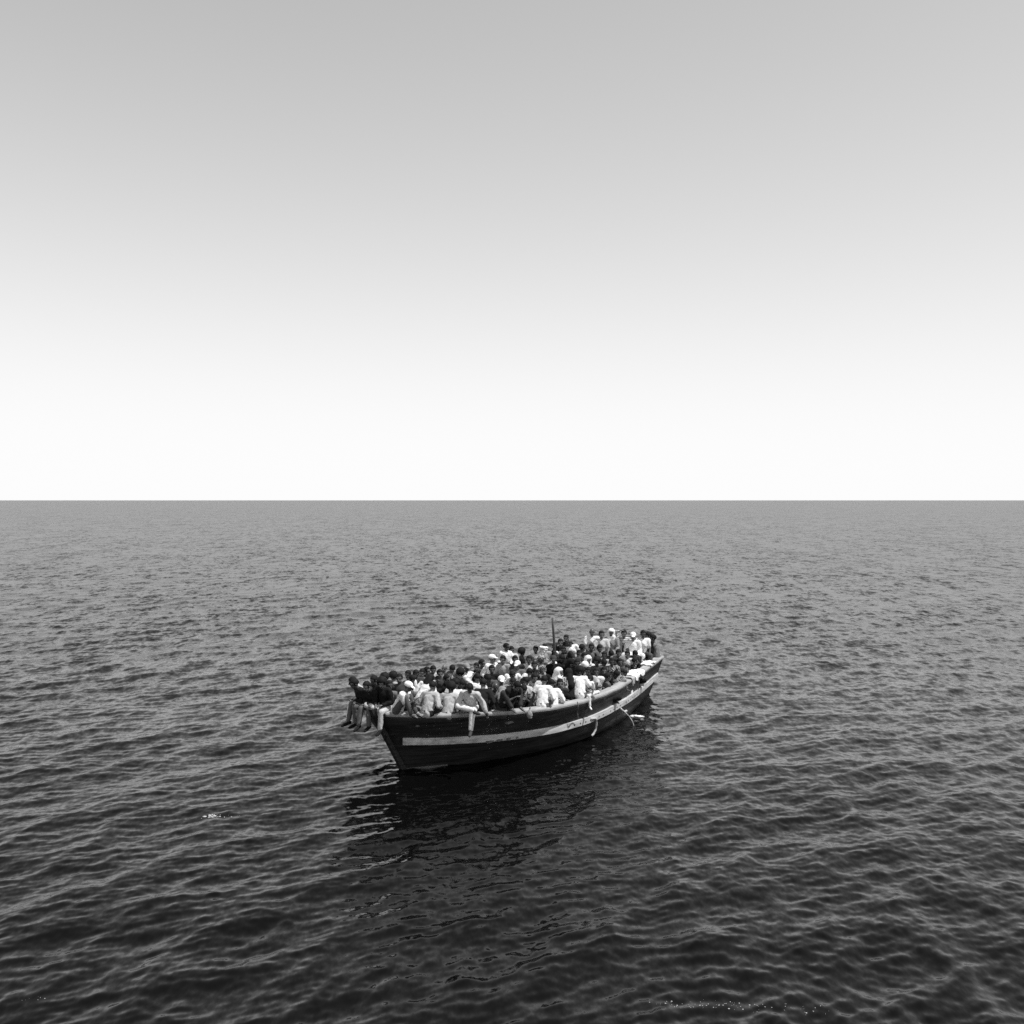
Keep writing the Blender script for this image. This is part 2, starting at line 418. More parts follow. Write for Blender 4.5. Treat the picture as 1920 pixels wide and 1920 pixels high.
POSES = {
 # lean forward, roll right, twist, head pitch (down +), head yaw (left +); hands L,R; ankles L,R; knee poles; hip height
 'cross':   dict(lean=8, hp=5, hL=(-.10, .30, .22), hR=(.10, .28, .22), fL=(.13, .27, .07), fR=(-.13, .33, .07), kL=(-1, .5, .25), kR=(1, .5, .25)),
 'hug':     dict(lean=20, hp=10, hL=(.06, .48, .34), hR=(-.04, .46, .38), fL=(-.10, .44, .06), fR=(.10, .42, .06), kL=(-.1, .3, 1), kR=(.1, .3, 1)),
 'bow':     dict(lean=32, hp=30, hL=(-.10, .42, .30), hR=(.10, .42, .30), fL=(-.14, .40, .06), fR=(.14, .40, .06), kL=(-.5, .3, 1), kR=(.5, .3, 1)),
 'hang':    dict(lean=12, hp=12, hL=(-.13, .34, .20), hR=(.13, .34, .20), fL=(-.17, .40, -.30), fR=(.05, .52, -.34), kL=(-.1, 1, .8), kR=(.1, 1, .8)),
 'slouch':  dict(lean=30, hp=6, hL=(.08, .38, .17), hR=(-.08, .40, .19), fL=(-.06, .38, -.34), fR=(.16, .50, -.33), kL=(-.1, 1, .8), kR=(.1, 1, .8)),
 'prop':    dict(lean=4, roll=-8, hp=2, hy=15, hL=(-.34, .06, .02), hR=(.13, .34, .20), fL=(-.12, .46, -.34), fR=(.11, .44, -.36), kL=(-.1, 1, .8), kR=(.1, 1, .8)),
 'xprop':   dict(lean=-2, roll=-10, hp=0, hy=-10, hL=(-.36, -.04, .02), hR=(.16, .26, .24), fL=(.13, .27, .07), fR=(-.06, .42, .07), kL=(-1, .5, .25), kR=(.4, .4, 1)),
 'back':    dict(lean=16, hp=14, hL=(-.22, .30, .24), hR=(.22, .28, .22), fL=(-.12, .40, -.22), fR=(.12, .40, -.22), kL=(-.2, 1, .8), kR=(.2, 1, .8)),
 'backlean':dict(lean=28, roll=10, hp=20, hy=-25, hL=(-.16, .36, .30), hR=(.30, .30, .10), fL=(-.12, .40, -.22), fR=(.12, .40, -.22), kL=(-.2, 1, .8), kR=(.2, 1, .8)),
 'chin':    dict(lean=22, roll=6, hp=8, hy=-20, hL=(-.10, .34, .24), hR=(.02, .30, .50), fL=(-.12, .46, -.34), fR=(.11, .44, -.36), kL=(-.1, 1, .8), kR=(.1, 1, .8)),
 'reach':   dict(lean=10, roll=14, hp=4, hy=-30, hL=(-.28, .22, .12), hR=(.62, .22, .42), fL=(.10, .30, .07), fR=(-.06, .42, .07), kL=(-1, .5, .25), kR=(.4, .4, 1)),
 'stretch': dict(lean=42, roll=26, hp=0, hy=-10, hL=(-.12, .36, .20), hR=(.66, .42, .30), fL=(-.12, .34, .06), fR=(.14, .38, .06), kL=(-.6, .4, 1), kR=(.5, .4, 1)),
 'star':    dict(lean=26, roll=-4, hp=24, hy=5, hL=(-.40, .10, .00), hR=(.26, .40, .16), fL=(-.09, .50, -.36), fR=(-.16, .46, .12), kL=(-.1, 1, .8), kR=(1, .6, .3)),
 'folded':  dict(lean=6, hp=4, hy=8, hL=(.14, .20, .34), hR=(-.14, .22, .32), fL=(.13, .27, .07), fR=(-.13, .33, .07), kL=(-1, .5, .25), kR=(1, .5, .25)),
 'turned':  dict(lean=6, twist=20, hp=0, hy=42, hL=(-.16, .30, .20), hR=(.16, .26, .20), fL=(.13, .27, .07), fR=(-.13, .33, .07), kL=(-1, .5, .25), kR=(1, .5, .25)),
 'shade':   dict(lean=10, hp=8, hL=(-.14, .20, .84), hR=(.10, .30, .20), fL=(-.10, .44, .06), fR=(.10, .42, .06), kL=(-.1, .3, 1), kR=(.1, .3, 1)),
 'sidelie': dict(lean=14, roll=34, hp=6, hy=-10, hL=(-.08, .34, .26), hR=(.46, .10, .04), fL=(-.10, .44, .06), fR=(.10, .42, .06), kL=(-.1, .3, 1), kR=(.5, .3, 1)),
 'seat':    dict(lean=5, hp=3, hy=-6, hL=(-.13, .36, .20), hR=(.14, .34, .20), fL=(-.13, .45, -.30), fR=(.12, .42, -.31), kL=(-.1, 1, .8), kR=(.1, 1, .8)),
 'onehang': dict(lean=14, hp=10, hy=-12, hL=(-.12, .30, .20), hR=(.10, .34, .22), fL=(.06, .34, .06), fR=(.10, .47, -.36), kL=(-1, .5, .3), kR=(.1, 1, .8)),
 'stand':   dict(lean=4, hp=4, hy=10, hL=(-.26, .10, -.10), hR=(.24, .16, -.06), fL=(-.11, .03, -.76), fR=(.11, -.03, -.76), kL=(0, 1, 0), kR=(0, 1, 0), hz=.06),
}
UA, FA, TH, SH = .285, .255, .43, .42
def joints(P):
    hz = P.get('hz', .105)
    J = {'pel': np.array([0, 0, hz])}
    T = rot('z', P.get('twist', 0)) @ rot('y', P.get('roll', 0)) @ rot('x', -P.get('lean', 0))
    def t(x, y, z): return J['pel'] + T @ np.array([x, y, z])
    T2 = rot('z', P.get('twist', 0)) @ rot('y', P.get('roll', 0)) @ rot('x', -P.get('lean', 0) * 1.35)
    J['bel'] = t(0, .01, .17); J['che'] = J['bel'] + T2 @ np.array([0, 0, .17])
    J['shL'] = J['che'] + T2 @ np.array([-.175, -.01, .11]); J['shR'] = J['che'] + T2 @ np.array([.175, -.01, .11])
    J['nk'] = J['che'] + T2 @ np.array([0, -.005, .16])
    HR = rot('z', P.get('twist', 0) + P.get('hy', 0)) @ rot('y', P.get('roll', 0) * .4) @ rot('x', -P.get('hp', 0) - P.get('lean', 0) * .5)
    J['hd'] = J['nk'] + 0.5 * (T2 @ np.array([0, .01, .15])) + 0.5 * (HR @ np.array([0, .02, .15])); J['HR'] = HR * 1.10; J['T2'] = T2; J['T'] = T
    for S, sx in (('L', -1), ('R', 1)):
        sh = J['sh' + S]
        pole = np.array([sx * .5, -.5, -.8])
        el, ha = ik(sh, P['h' + S], UA, FA, pole); J['el' + S] = el; J['wr' + S] = ha
        hip = np.array([sx * .095, 0, hz]); J['hip' + S] = hip
        kn, an = ik(hip, P['f' + S], TH, SH, P['k' + S]); J['kn' + S] = kn; J['an' + S] = an
    return J
_SPH = {}
def _sphere(nu, nv):
    if (nu, nv) not in _SPH:
        V = [(0, 0, 1)]
        for i in range(1, nv):
            a = math.pi * i / nv
            for j in range(nu):
                b = 2 * math.pi * j / nu; V.append((math.sin(a) * math.cos(b), math.sin(a) * math.sin(b), math.cos(a)))
        V.append((0, 0, -1)); F = []
        for j in range(nu): F.append((0, 1 + j, 1 + (j + 1) % nu))
        for i in range(nv - 2):
            for j in range(nu):
                a = 1 + i * nu + j; b = 1 + i * nu + (j + 1) % nu; F.append((a, a + nu, b + nu, b))
        k = len(V) - 1
        for j in range(nu): F.append((k, 1 + (nv - 2) * nu + (j + 1) % nu, 1 + (nv - 2) * nu + j))
        _SPH[(nu, nv)] = (np.array(V), F)
    return _SPH[(nu, nv)]
class Blob:
    def __init__(s): s.V = []; s.F = []; s.n = 0
    def add(s, V, F):
        s.V.append(V); s.F += [tuple(i + s.n for i in f) for f in F]; s.n += len(V)
    def ell(s, c, r, M=None, nu=14, nv=9):
        V, F = _sphere(nu, nv); V = V * np.array(r, float)
        if M is not None: V = V @ np.array(M).T
        s.add(V + np.array(c), F); return s
    def cap(s, a, b, ra, rb, nu=12, flat=1.0, side=None):
        """tapered capsule from a to b"""
        a = np.array(a, float); b = np.array(b, float); d = b - a; L = np.linalg.norm(d)
        n = d / max(L, 1e-6)
        h = np.array(side, float) if side is not None else (np.array([0, 0, 1.]) if abs(n[2]) < .9 else np.array([0, 1., 0]))
        u = nrm(np.cross(n, h)); v = np.cross(n, u)
        V = []; F = []
        prof = [(-ra, .0), (-ra * .8, ra * .6), (-ra * .3, ra * .95), (0, ra)] + [(L, rb), (L + rb * .3, rb * .95), (L + rb * .8, rb * .6), (L + rb, 0)]
        V.append(a + n * prof[0][0])
        for x, r in prof[1:-1]:
            for j in range(nu):
                t = 2 * math.pi * j / nu; V.append(a + n * x + u * r * math.cos(t) + v * r * flat * math.sin(t))
        V.append(a + n * prof[-1][0]); m = len(prof) - 2
        for j in range(nu): F.append((0, 1 + (j + 1) % nu, 1 + j))
        for i in range(m - 1):
            for j in range(nu):
                p = 1 + i * nu + j; q = 1 + i * nu + (j + 1) % nu; F.append((p, q, q + nu, p + nu))
        k = len(V) - 1
        for j in range(nu): F.append((k, 1 + (m - 1) * nu + j, 1 + (m - 1) * nu + (j + 1) % nu))
        s.add(np.array(V), F); return s
    def mesh(s, name, voxel=None, ratio=None, fold=0.0, smooth=0, mats=()):
        me = bpy.data.meshes.new(name)
        me.from_pydata([tuple(v) for v in np.concatenate(s.V)], [], s.F); me.update()
        o = bpy.data.objects.new('temp', me); col.objects.link(o)
        if voxel:
            md = o.modifiers.new('r', 'REMESH'); md.mode = 'VOXEL'; md.voxel_size = voxel
        if smooth:
            md = o.modifiers.new('s', 'SMOOTH'); md.factor = .5; md.iterations = smooth
        if ratio:
            md = o.modifiers.new('d', 'DECIMATE'); md.ratio = ratio
        dg = bpy.context.evaluated_depsgraph_get()
        m2 = bpy.data.meshes.new_from_object(o.evaluated_get(dg)); m2.name = name
        bpy.data.objects.remove(o); bpy.data.meshes.remove(me)
        if fold:
            from mathutils import noise
            co = np.empty(len(m2.vertices) * 3, np.float32); m2.vertices.foreach_get('co', co); co = co.reshape(-1, 3)
            no = np.empty(len(m2.vertices) * 3, np.float32); m2.vertices.foreach_get('normal', no); no = no.reshape(-1, 3)
            for i in range(len(co)):
                p = Vector(co[i]); w = noise.noise(p * 7 + Vector((3, 1, 5))); 
                f = 1 - abs(noise.noise(Vector((p.x * 9 + w * 1.5, p.y * 9, p.z * 4 + w)))) * 2
                co[i] += no[i] * fold * f
            m2.vertices.foreach_set('co', co.ravel())
        m2.polygons.foreach_set('use_smooth', [True] * len(m2.polygons))
        for m in mats: m2.materials.append(m)
        m2.update(); return m2

M_skin = [mat('brown_skin', v, rough=.38, spec=.6, var=.12) for v in (.045, .075, .12)]
M_eye = mat('eye_white', .45, rough=.3); M_lip = mat('lip_skin', .03, rough=.5)

def hand(B, wr, fore, up, sx, curl=25):
    """palm, four unequal bent fingers and a thumb from the wrist, along the forearm direction"""
    f = nrm(fore); n = nrm(up - f * f.dot(up)); x = np.cross(f, n) * sx      # x towards the thumb side
    x = -x
    B.ell(wr + f * .045, (.038, .050, .015), np.stack([x, f, n], 1), 10, 7)
    for i, (o, l) in enumerate(((.028, .070), (.010, .078), (-.010, .072), (-.027, .058))):
        p = wr + f * .085 + x * o; dr = f
        for q, seg in enumerate((.42, .32, .26)):
            a = math.radians(curl * (q + .4)); dd = nrm(f * math.cos(a) - n * math.sin(a))
            e = p + dd * l * seg; B.cap(p, e, .0085 - q * .001, .0078 - q * .001, 6); p = e
    p = wr + f * .022 + x * .033; dd = nrm(f * .7 + x * .65 - n * .25); e = p + dd * .034; B.cap(p, e, .011, .009, 6)
    dd = nrm(f * .95 + x * .2 - n * .3); B.cap(e, e + dd * .028, .009, .0075, 6)

def body_mesh(J, seed):
    B = Blob(); T = J['T']; T2 = J['T2']; H = J['HR']; hd = J['hd']
    B.ell(J['pel'] + T @ np.array([0, -.01, .03]), (.155, .115, .115), T)
    B.ell(J['bel'], (.135, .095, .15), T); B.ell(J['che'], (.155, .105, .165), T2)
    B.cap(J['shL'], J['shR'], .055, .055); B.cap(J['nk'] + T2 @ np.array([0, 0, -.04]), hd, .054, .050)
    # head: skull, jaw, nose, brow, lips, ears; eyes sit at half height
    B.ell(hd + H @ np.array([0, -.008, .025]), (.074, .094, .085), H); B.ell(hd + H @ np.array([0, .024, -.045]), (.056, .062, .062), H)
    B.cap(hd + H @ np.array([0, .084, .012]), hd + H @ np.array([0, .104, -.024]), .009, .014, 8)
    B.cap(hd + H @ np.array([-.034, .076, .026]), hd + H @ np.array([.034, .076, .026]), .010, .010, 8)
    B.cap(hd + H @ np.array([-.017, .081, -.056]), hd + H @ np.array([.017, .081, -.056]), .009, .009, 8)
    for sx in (-1, 1): B.ell(hd + H @ np.array([sx * .076, -.006, -.002]), (.010, .018, .030), H, 8, 6)
    for S, sx in (('L', -1), ('R', 1)):
        sh, el, wr = J['sh' + S], J['el' + S], J['wr' + S]
        B.cap(sh, el, .050, .038); B.cap(el, el + (wr - el) * .3, .040, .040); B.cap(el + (wr - el) * .3, wr, .040, .026)
        fo = wr - el; up = np.array([0, 0, 1.]) if abs(nrm(fo)[2]) < .8 else np.array([0, -1., 0])
        hand(B, wr, fo, up, sx, 22)
        hp, kn, an = J['hip' + S], J['kn' + S], J['an' + S]
        B.cap(hp, kn, .088, .058); B.cap(kn, kn + (an - kn) * .35, .056, .058); B.cap(kn + (an - kn) * .35, an, .058, .036)
        fw = footdir(J, S); B.cap(an - fw * .035 + np.array([0, 0, -.035]), an + fw * .10 + np.array([0, 0, -.05]), .034, .036, 10)
        B.cap(an + fw * .10 + np.array([0, 0, -.05]), an + fw * .165 + np.array([0, 0, -.058]), .036, .024, 10)
    m = B.mesh('body_%d' % seed, voxel=.0085, smooth=1, ratio=.22)
    return m
def footdir(J, S):
    kn, an = J['kn' + S], J['an' + S]; d = nrm(an - kn)
    f = np.array([0, 1., 0]) if abs(kn[0] - an[0]) < .25 else nrm(np.array([-(kn[0] - an[0]), .25, 0]))
    if d[2] < -.8: f = nrm(np.array([0, 1, -.25]))
    return f
def shirt_mesh(J, seed, long=True, robe=False):
    B = Blob(); T = J['T']; T2 = J['T2']
    B.ell(J['pel'] + T @ np.array([0, -.01, .06]), (.168, .130, .125), T)
    B.cap(J['che'] + T2 @ np.array([0, 0, -.02]), J['pel'] + np.array([0, -.01, .02]), .140, .160, 16, .80, (0, 1, 0)); B.ell(J['che'] + T2 @ np.array([0, .005, 0]), (.168, .122, .165), T2)
    B.cap(J['shL'], J['shR'], .066, .066)
    B.ell(J['nk'] + T2 @ np.array([0, 0, -.045]), (.075, .070, .045), T2)
    for S in 'LR':
        sh, el, wr = J['sh' + S], J['el' + S], J['wr' + S]
        if long: B.cap(sh, el, .066, .054); B.cap(el, wr - (wr - el) * .12, .054, .042)
        else: B.cap(sh, sh + (el - sh) * .72, .068, .062)
        if robe:
            hp, kn, an = J['hip' + S], J['kn' + S], J['an' + S]
            B.cap(hp, kn, .13, .095); B.cap(kn, kn + (an - kn) * .85, .095, .085)
    if robe:
        B.cap((J['knL'] + J['hipL']) / 2, (J['knR'] + J['hipR']) / 2, .11, .11); B.cap(J['knL'], J['knR'], .07, .07)
    return B.mesh('shirt_%d' % seed, voxel=.017, smooth=2, ratio=.55, fold=.024)
def trouser_mesh(J, seed, full=True):
    B = Blob(); T = J['T']
    B.ell(J['pel'] + T @ np.array([0, -.01, .02]), (.175, .130, .120), T)
    for S in 'LR':
        hp, kn, an = J['hip' + S], J['kn' + S], J['an' + S]
        B.cap(hp, kn, .100, .070)
        if full: B.cap(kn, an - (an - kn) * .06, .069, .054)
        else: B.cap(kn, kn + (an - kn) * .08, .076, .074)
    return B.mesh('trousers_%d' % seed, voxel=.017, smooth=2, ratio=.5, fold=.012)
def shoe_mesh(J, S, seed):
    an = J['an' + S]; fw = footdir(J, S); z = np.array([0, 0, 1.])
    B = Blob(); B.cap(an - fw * .04 - z * .04, an + fw * .11 - z * .055, .043, .044, 12); B.cap(an + fw * .11 - z * .055, an + fw * .18 - z * .062, .044, .032, 12)
    B.cap(an - z * .03, an, .044, .042, 12)
    return B.mesh('shoe_%d' % seed, voxel=.012, smooth=1, ratio=.4)

# head coverings live in head space (origin = head centre, +y = face)
def hair_mesh(kind):
    B = Blob(); V, F = _sphere(20, 14); V = V.copy()
    if kind == 'short': V = V * np.array([.083, .103, .095]) + np.array([0, -.014, .032]); cut = (.045, .055)
    elif kind == 'afro': V = V * np.array([.112, .122, .118]) + np.array([0, -.022, .045]); cut = (.06, .055)
    elif kind == 'long': V = V * np.array([.092, .112, .100]) + np.array([0, -.016, .030]); cut = (.045, .055)
    elif kind == 'cap': V = V * np.array([.087, .106, .082]) + np.array([0, -.008, .050]); cut = (.9, .9)
    elif kind == 'scarf': V = V * np.array([.104, .120, .125]) + np.array([0, -.022, .020]); cut = (.03, .062)
    W = []
    for x, y, z in V:
        if kind != 'cap' and y > cut[0] and z < cut[1]:
            y = min(y, .035)
            x *= .97
        if kind in ('short', 'afro', 'cap') and z < -.035 + (.02 if kind != 'cap' else .055):
            k = .62 if kind != 'cap' else .86
            x *= k; y *= k
        W.append((x, y, z))
    B.add(np.array(W), F)
    if kind == 'cap':
        B.ell((0, .115, .038), (.060, .058, .010), rot('x', -8), 14, 6)
    if kind == 'long':
        for i in range(7):
            a = math.pi * (1.05 + .15 * i); B.cap((.07 * math.cos(a), -.03 + .07 * math.sin(a), .0), (.095 * math.cos(a), -.05 + .07 * math.sin(a), -.17), .035, .025, 8)
    if kind == 'scarf':
        B.cap((0, -.03, -.05), (0, -.05, -.16), .095, .135, 14); B.cap((-.06, .03, -.09), (.07, .03, -.11), .045, .045)
        B.cap((.05, .05, -.12), (.07, .09, -.28), .045, .03); B.cap((0, -.09, -.08), (0, -.13, -.32), .08, .10)
    fold = {'short': .004, 'afro': .012, 'long': .008, 'cap': .002, 'scarf': .009}[kind]
    vx = .010 if kind != 'scarf' else .014
    return B.mesh('hair_' + kind, voxel=vx, smooth=1, ratio=.3, fold=fold)

PM = {}
def pose_meshes(pose):
    if pose not in PM:
        i = len(PM); J = joints(POSES[pose]); d = dict(J=J)
        d['body'] = body_mesh(J, i)
        d['body'].materials.append(M_skin[1]); d['body'].materials.append(M_eye); d['body'].materials.append(M_lip)
        Hi = J['HR'].T
        ei = [hd_pt(J, (sx * .030, .087, .004)) for sx in (-1, 1)]; li = hd_pt(J, (0, .088, -.056))
        for p in d['body'].polygons:
            c = np.array(p.center)
            if min(np.linalg.norm(c - e) for e in ei) < .0105: p.material_index = 1
            elif abs((Hi @ (c - li))[2]) < .009 and np.linalg.norm(c - li) < .026: p.material_index = 2
        PM[pose] = d
    return PM[pose]
def hd_pt(J, q): return J['hd'] + J['HR'] @ np.array(q)
def part_mesh(pose, key):
    d = pose_meshes(pose); J = d['J']; i = list(PM).index(pose)
    if key not in d:
        d[key] = {'long': lambda: shirt_mesh(J, i, True), 'short': lambda: shirt_mesh(J, i, False), 'robe': lambda: shirt_mesh(J, i, True, True),
                  'full': lambda: trouser_mesh(J, i, True), 'knee': lambda: trouser_mesh(J, i, False),
                  'shoeL': lambda: shoe_mesh(J, 'L', i), 'shoeR': lambda: shoe_mesh(J, 'R', i)}[key]()
        d[key].materials.append(CLOTH['G'][0])
    return d[key]
HM = {}
def head_mesh(kind):
    if kind not in HM: HM[kind] = hair_mesh(kind); HM[kind].materials.append(M_hair)
    return HM[kind]
M_hair = mat('black_hair', .008, rough=.7, spec=.2, bump=.004, bscale=120)
CLOTH = {}
for k_, vals in dict(W=(.80, .70, .76), P=(.42, .34, .48), M=(.24, .20, .28), G=(.12, .15, .09), D=(.05, .085, .035), K=(.012, .016, .010)).items():
    CLOTH[k_] = [mat('cloth_%s' % {'W': 'white', 'P': 'pale', 'M': 'mid_grey', 'G': 'grey', 'D': 'dark', 'K': 'black'}[k_], v, rough=.85, spec=.15, var=.10, scale=14, bump=.010, bscale=11) for v in vals]
def pattern_mat(name, kind, a, b, scale):
    m = bpy.data.materials.new(name); m.use_nodes = True; n = m.node_tree.nodes; l = m.node_tree.links; bs = n['Principled BSDF']; bs.inputs['Roughness'].default_value = .85; bs.inputs['Specular IOR Level'].default_value = .15
    tc = n.new('ShaderNodeTexCoord')
    if kind == 'check':
        t = n.new('ShaderNodeTexChecker'); t.inputs['Scale'].default_value = scale; t.inputs['Color1'].default_value = (a, a, a, 1); t.inputs['Color2'].default_value = (b, b, b, 1)
        l.new(tc.outputs['Object'], t.inputs['Vector']); l.new(t.outputs['Color'], bs.inputs['Base Color'])
    else:
        t = n.new('ShaderNodeTexWave' if kind == 'stripe' else 'ShaderNodeTexNoise'); t.inputs['Scale'].default_value = scale
        if kind == 'stripe': t.bands_direction = 'Z'
        l.new(tc.outputs['Object'], t.inputs['Vector'])
        r = n.new('ShaderNodeValToRGB'); e = r.color_ramp.elements; e[0].position = .46; e[1].position = .54; e[0].color = (a, a, a, 1); e[1].color = (b, b, b, 1)
        l.new(t.outputs['Fac'], r.inputs[0]); l.new(r.outputs[0], bs.inputs['Base Color'])
    return m
CLOTH['S'] = [pattern_mat('cloth_striped', 'stripe', .10, .65, 6.5)] * 3
CLOTH['C'] = [pattern_mat('cloth_checked', 'check', .10, .34, 26)] * 3
CLOTH['F'] = [pattern_mat('cloth_printed', 'noise', .05, .40, 22)] * 3

prng = random.Random(77)
def person(s, t, z, theta, pose, top, kind, bottom, head, label, sc=1.0, mirror=False, shoe='', legs='full', group=None, sleeve=None):
    """one person: a continuous body, with clothing, hair or headwear and shoes as parts"""
    d = pose_meshes(pose); J = d['J']
    e = empty('person', BW(s, t, z), R(180 + theta)); e.scale = ((-sc if mirror else sc), sc, sc)
    tag(e, label, 'person', group or 'people crowded aboard the boat')
    def put(name, me, m=None, mtx=None):
        o = bpy.data.objects.new(name, me); col.objects.link(o); o.parent = e
        if m is not None: o.material_slots[0].link = 'OBJECT'; o.material_slots[0].material = m
        if mtx is not None: o.matrix_local = mtx
        return o
    put('body', d['body'], prng.choice(M_skin))
    if kind != 'none':
        nm = {'long': 'shirt', 'short': 'shirt', 'robe': 'robe', 'jacket': 'jacket'}[kind]
        put(nm, part_mesh(pose, 'long' if kind == 'jacket' else kind), CLOTH[top][prng.randrange(3)])
    if kind != 'robe': put('trousers' if legs == 'full' else 'shorts', part_mesh(pose, legs), CLOTH[bottom][prng.randrange(3)])
    H = J['HR']; hm = Matrix(((*H[0], J['hd'][0]), (*H[1], J['hd'][1]), (*H[2], J['hd'][2]), (0, 0, 0, 1)))
    kinds = {'h': ('hair', 'short', M_hair), 'a': ('hair', 'afro', M_hair), 'l': ('hair', 'long', M_hair), 'c': ('cap', 'cap', CLOTH['W'][0]), 'k': ('cap', 'cap', CLOTH['D'][0]),
             's': ('headscarf', 'scarf', CLOTH['W'][0]), 'g': ('headscarf', 'scarf', CLOTH['F'][0]), 'd': ('headscarf', 'scarf', CLOTH['K'][0]), 'p': ('headscarf', 'scarf', CLOTH['M'][0]), 'w': ('cap', 'cap', CLOTH['M'][0])}
    if head in kinds:
        nm, mk, mm = kinds[head]; put(nm, head_mesh(mk), mm, hm)
    if pose in ('hang', 'slouch', 'prop', 'chin', 'onehang', 'star', 'cross', 'stand'):
        sm_ = CLOTH[shoe or prng.choice('WKDGKD')][0]
        for S in 'LR': put('shoe', part_mesh(pose, 'shoe' + S), sm_)
    return e

